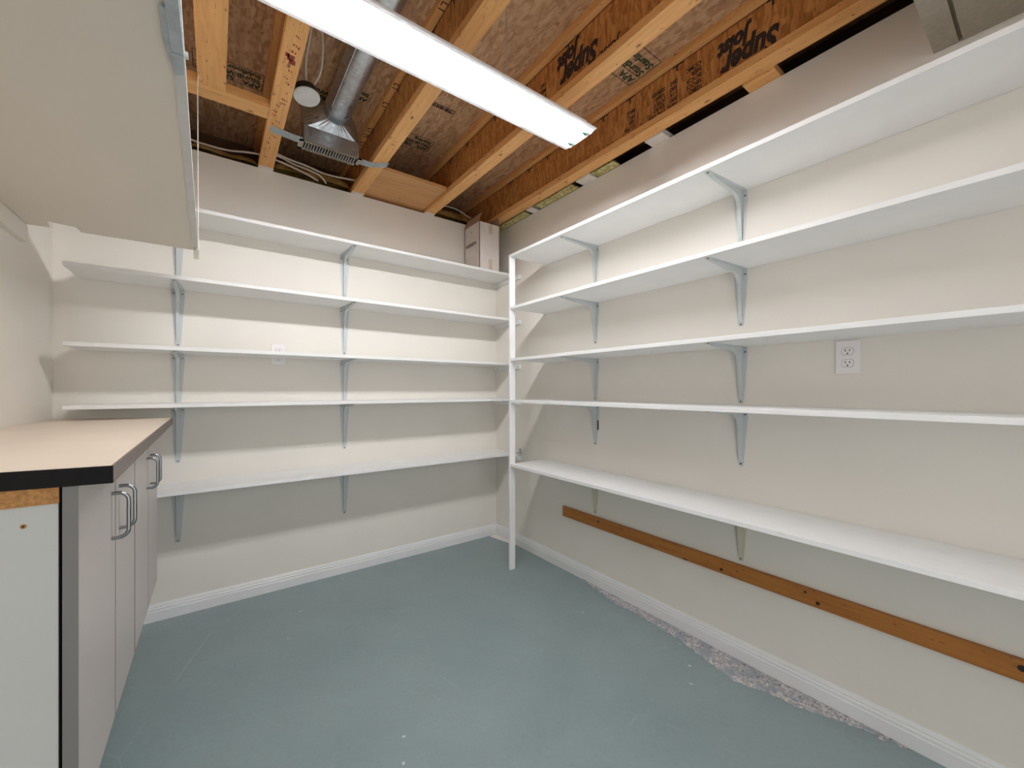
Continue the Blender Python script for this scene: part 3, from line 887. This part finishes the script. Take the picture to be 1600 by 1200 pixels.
for xc in (-.932, -1.47):
    mb = MB(); z = FZ + .066; k = 0
    while z < ZS - .004:
        L = .011; w2 = .0032; pts = []
        for q in range(12):
            a = 2 * math.pi * q / 12
            off = w2 * math.cos(a); zz = z + L / 2 + (L / 2) * math.sin(a)
            pts.append((xc + (off if k % 2 else 0), FY + (0 if k % 2 else off), zz))
        mb.tube(pts, .0007, 5, closed=True); z += L * .86; k += 1
    obj('hanging_chain', rel(mb, t), M['galv'], t)

# ------------------------------------------------------------ carton
zs = Z[0] + TH + .0005
t = thing('cardboard_box', 'tall white carton with open flaps on the top back shelf in the corner', 'box', (-.21, -.125, zs))
cx0, cx1, cy0, cy1, ct = -.302, -.128, -.232, -.022, 2.388
obj('carton_body', rel(MB().box(cx0, cx1, cy0, cy0 + .003, zs, ct).box(cx0, cx1, cy1 - .003, cy1, zs, ct).box(cx0, cx0 + .003, cy0, cy1, zs, ct)
    .box(cx1 - .003, cx1, cy0, cy1, zs, ct).box(cx0, cx1, cy0, cy1, zs, zs + .003), t), M['carton'], t)
def flap(a, b, lean, L):
    a = Vector(a); b = Vector(b); d = Vector(lean).normalized() * L
    th_ = Vector((0, 0, .0)) + (b - a).cross(d).normalized() * .002
    q = [a, b, b + d, a + d]
    return MB().add([tuple(p_) for p_ in q] + [tuple(p_ + th_) for p_ in q], [(0, 1, 2, 3), (7, 6, 5, 4), (0, 4, 5, 1), (1, 5, 6, 2), (2, 6, 7, 3), (3, 7, 4, 0)])
for f_ in (flap((cx0, cy1, ct), (cx0, cy0 + .01, ct), (.35, 0, 1), .075), flap((cx1, cy0, ct), (cx1, cy1, ct), (-.25, 0, 1), .06),
           flap((cx0 + .006, cy1, ct), (cx1 - .006, cy1, ct), (0, -.8, 1), .06)):
    obj('flap', rel(f_, t), M['carton_in'], t)
for (za, zb) in ((ct - .075, ct - .002), (zs, zs + .085)):
    obj('tape_strip', rel(MB().box(-.222, -.192, cy0 - .0008, cy0 - .0002, za, zb), t), M['tape'], t)
text_obj('printed_text', 'NORSEDA', .034, (cx0 - zs * 0 - t.location.x, cy1 - .018 - t.location.y, 2.235 - t.location.z), (0, -1, 0), (0, 0, 1), M['ink'], t, 'LEFT', .95, .0008)
text_obj('printed_text', '1', .022, (cx0 - t.location.x, -.115 - t.location.y, 2.33 - t.location.z), (0, -1, 0), (0, 0, 1), M['ink'], t, 'LEFT', .9, .0004)

# ------------------------------------------------------------ scrap in the corner
sp = [(-.020, -.018), (-.075, -.030), (-.078, -.045), (-.045, -.20), (-.040, -.235), (-.0165, -.235)]
o = obj('plaster_scrap', MB().prism(sp, 'z', .0004, .005), M['plaster'])
tag(o, 'flat white plaster scrap on the floor in the corner by the post', 'scrap')

# ------------------------------------------------------------ unseen area light added as fill, outside the doorway behind the camera
ld = bpy.data.lights.new('fill_light', 'AREA'); ld.shape = 'RECTANGLE'; ld.size = .88; ld.size_y = 2.0
ld.energy = FILL_LIGHT; ld.color = (.965, .976, 1.0)
lo = bpy.data.objects.new('fill_light', ld); C.objects.link(lo)
lo.location = (-1.3, YF - .12, 1.03); lo.rotation_euler = (math.radians(90), 0, 0)
